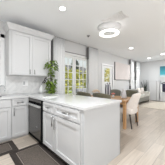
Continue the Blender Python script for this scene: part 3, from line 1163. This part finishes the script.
c = thing('canvas_picture', 'large pale blush canvas with dark edge on the back wall', 'picture', (6.57, YW, 1.85))
ax0, ax1, az0, az1 = 5.64, 7.50, 1.37, 2.34
mb = MB()
mb.box(ax0, ax0 + 0.015, YW - 0.055, YW, az0, az1, 0.002)
mb.box(ax1 - 0.015, ax1, YW - 0.055, YW, az0, az1, 0.002)
mb.box(ax0, ax1, YW - 0.055, YW, az0, az0 + 0.02, 0.002)
mb.build('edge', 'frame_dark', c)
MB().box(ax0 + 0.012, ax1 - 0.012, YW - 0.057, YW, az0 + 0.02, az1, 0.002).build('canvas', 'blush_canvas', c)

# far wall
fr = front_x(XF, 0)
c = thing('tall_cabinet', 'white tall cabinet with two doors against the far wall', 'cabinet', (9.05, 2.57, 0))
MB().box(8.88, XF - 0.02, 2.12, 2.73, 0.04, 1.36, 0.004).build('body', 'cabinet_white', c)
MB().box(8.90, XF - 0.02, 2.14, 2.71, 0.0, 0.04).build('plinth', 'frame_grey', c)
f2 = front_x(8.88, 2.73)
d = shaker(f2, 0.01, 0.445, 0.06, 1.34, 'door', c, 0.05)
d2_ = shaker(f2, 0.47, 0.60, 0.06, 1.34, 'door', c, 0.035)
MB().box(8.868, 8.882, 2.262, 2.283, 0.06, 1.34).build('door_gap', 'frame_grey', c)

c = thing('white_console', 'low white console below the teal painting on the far wall', 'console', (9.05, 1.5, 0))
MB().box(8.85, XF - 0.02, 0.9, 2.08, 0.04, 0.62, 0.004).build('body', 'cabinet_white', c)
MB().box(8.88, XF - 0.02, 0.93, 2.05, 0.0, 0.04).build('plinth', 'frame_grey', c)
f2 = front_x(8.85, 2.08)
for k in range(3):
    shaker(f2, 0.01 + k * 0.39, 0.40 + k * 0.39, 0.06, 0.60, 'door', c, 0.045)

c = thing('framed_picture', 'dark purple arched picture in a white and black frame on the console', 'picture', (9.0, 1.86, 0.62))
mb = MB()
mb.box(8.99, 9.02, 1.66, 2.07, 0.62, 1.10, 0.004)
t = MB()
mb.tube([(9.0, 2.04, 1.10), (9.0, 1.99, 1.19), (9.0, 1.865, 1.24), (9.0, 1.74, 1.19), (9.0, 1.69, 1.10)], 0.022, 8)
mb.build('outer_frame', 'frame_dark', c)
for a, b in ((1.97, 2.085), (1.645, 1.75)):
    MB().box(8.972, 8.985, a, b, 0.622, 1.12).build('mount', 'ceramic_white', c)
MB().box(8.970, 8.985, 1.75, 1.98, 0.66, 1.16).build('image', 'purple_art', c)

c = thing('teal_painting', 'teal and white abstract canvas high on the far wall', 'painting', (XF, 1.5, 1.95))
MB().box(XF - 0.045, XF - 0.004, 0.95, 2.16, 1.60, 2.30, 0.003).build('canvas', 'teal_paint', c)

# ------------------------------------------------------------------ outside


def bush(x, y, rx_, ry_, z0, z1, n, m, label, name='garden_bush', leafL=0.16, grp='garden shrubs outside the french doors'):
    c = thing(name, label, 'bush', (x, y, -0.06), grp)
    mb = MB()
    cz, hz = (z0 + z1) / 2, (z1 - z0) / 2
    for i in range(n):
        u = random.uniform(-1, 1)
        a = random.uniform(0, 2 * math.pi)
        k = random.uniform(0.55, 1.0) * (1 + 0.18 * math.sin(5 * a + 4 * u))
        s = math.sqrt(1 - u * u)
        dv = Vector((s * math.cos(a), s * math.sin(a), u))
        p = Vector((x + rx_ * k * dv.x, y + ry_ * k * dv.y, cz + hz * k * dv.z))
        d = dv + Vector((random.uniform(-.7, .7), random.uniform(-.7, .7), random.uniform(-.7, .7)))
        mb.leaf(p, d, Vector((random.uniform(-.5, .5), random.uniform(-.5, .5), 1)), leafL, leafL * 0.4)
    mb.build('foliage', m, c)
    mb = MB()
    for k in range(5):
        a = 2 * math.pi * k / 5
        mb.tube([(x, y, -0.07), (x + 0.3 * rx_ * math.cos(a), y + 0.3 * ry_ * math.sin(a), cz)], [0.03, 0.012], 6)
    mb.build('stems', 'bark', c)


bush(4.4, 6.4, 0.62, 0.5, 0.5, 2.15, 700, 'leaf_bush', 'yellow green shrub seen through the left door leaf')
bush(5.95, 7.1, 0.66, 0.5, 0.5, 2.3, 750, 'leaf_bush', 'yellow green shrub seen left in the right door leaf')
bush(7.6, 7.3, 0.7, 0.5, 0.6, 2.2, 700, 'leaf_bush', 'yellow green shrub seen right in the right door leaf')
bush(9.6, 6.4, 0.8, 0.5, 0.4, 2.7, 800, 'leaf_yellow', 'pale yellow shrub seen through the pane of the single door')
bush(12.8, 5.3, 1.0, 0.6, 0.3, 3.3, 800, 'leaf_bush', 'green shrub seen through the narrow living room window')

for x, y, h, lab in ((6.2, 10.0, 3.6, 'dark evergreen tree behind the shrubs, seen through the left door leaf'), (9.1, 10.8, 3.9, 'dark evergreen tree behind the shrubs, seen through the right door leaf')):
    c = thing('garden_tree', lab, 'tree', (x, y, -0.05), 'garden trees')
    MB().tube([(x, y, -0.06), (x + 0.05, y, h * 0.5), (x, y, h * 0.9)], [0.12, 0.09, 0.03], 10).build('trunk', 'bark', c)
    mb = MB()
    for i in range(750):
        t = random.random() ** 0.8
        r = 1.0 * (1 - t * 0.75) * math.sqrt(random.random())
        a = random.uniform(0, 6.283)
        p = Vector((x + r * math.cos(a), y + r * math.sin(a), 0.9 + (h - 0.9) * t))
        mb.leaf(p, Vector((math.cos(a), math.sin(a), random.uniform(-.8, .4))), Vector((0, 0, 1)), 0.26, 0.09)
    mb.build('crown', 'leaf_tree', c)

c = thing('neighbour_house', 'grey house with dark roof beyond the garden', 'house', (10.5, 16, -0.05))
MB().box(7, 17, 14.5, 19, -0.05, 2.9).build('wall', 'house_wall', c)
mb = MB()
vs = [mb.bm.verts.new(p) for p in ((6.6, 14.0, 2.8), (17.4, 14.0, 2.8), (17.4, 19.5, 2.8), (6.6, 19.5, 2.8), (8.5, 16.7, 4.4), (15.5, 16.7, 4.4))]
for f in ((0, 1, 5, 4), (1, 2, 5), (2, 3, 4, 5), (3, 0, 4), (3, 2, 1, 0)):
    mb.bm.faces.new([vs[i] for i in f])
mb.build('roof', 'house_roof', c)

c = thing('garden_sofa', 'grey outdoor sofa on the patio beyond the right door leaf', 'sofa', (5.35, 5.2, -0.06))
MB().rbox((5.35, 5.2, 0.24), (0.62, 0.36, 0.12), 0.04, 6).build('seat', 'patio_grey', c)
MB().rbox((5.35, 5.50, 0.52), (0.62, 0.09, 0.34), 0.05, 8).build('backrest', 'patio_grey', c)
for s in (-1, 1):
    MB().rbox((5.35 + s * 0.55, 5.2, 0.36), (0.08, 0.36, 0.22), 0.04, 6).build('arm', 'patio_grey', c)
for sx in (-1, 1):
    for sy in (-1, 1):
        MB().box(5.35 + sx * 0.55 - 0.03, 5.35 + sx * 0.55 + 0.03, 5.2 + sy * 0.3 - 0.03, 5.2 + sy * 0.3 + 0.03, -0.06, 0.15).build('foot', 'frame_dark', c)

for o in bpy.data.objects:
    if '_o' in o:
        del o['_o']
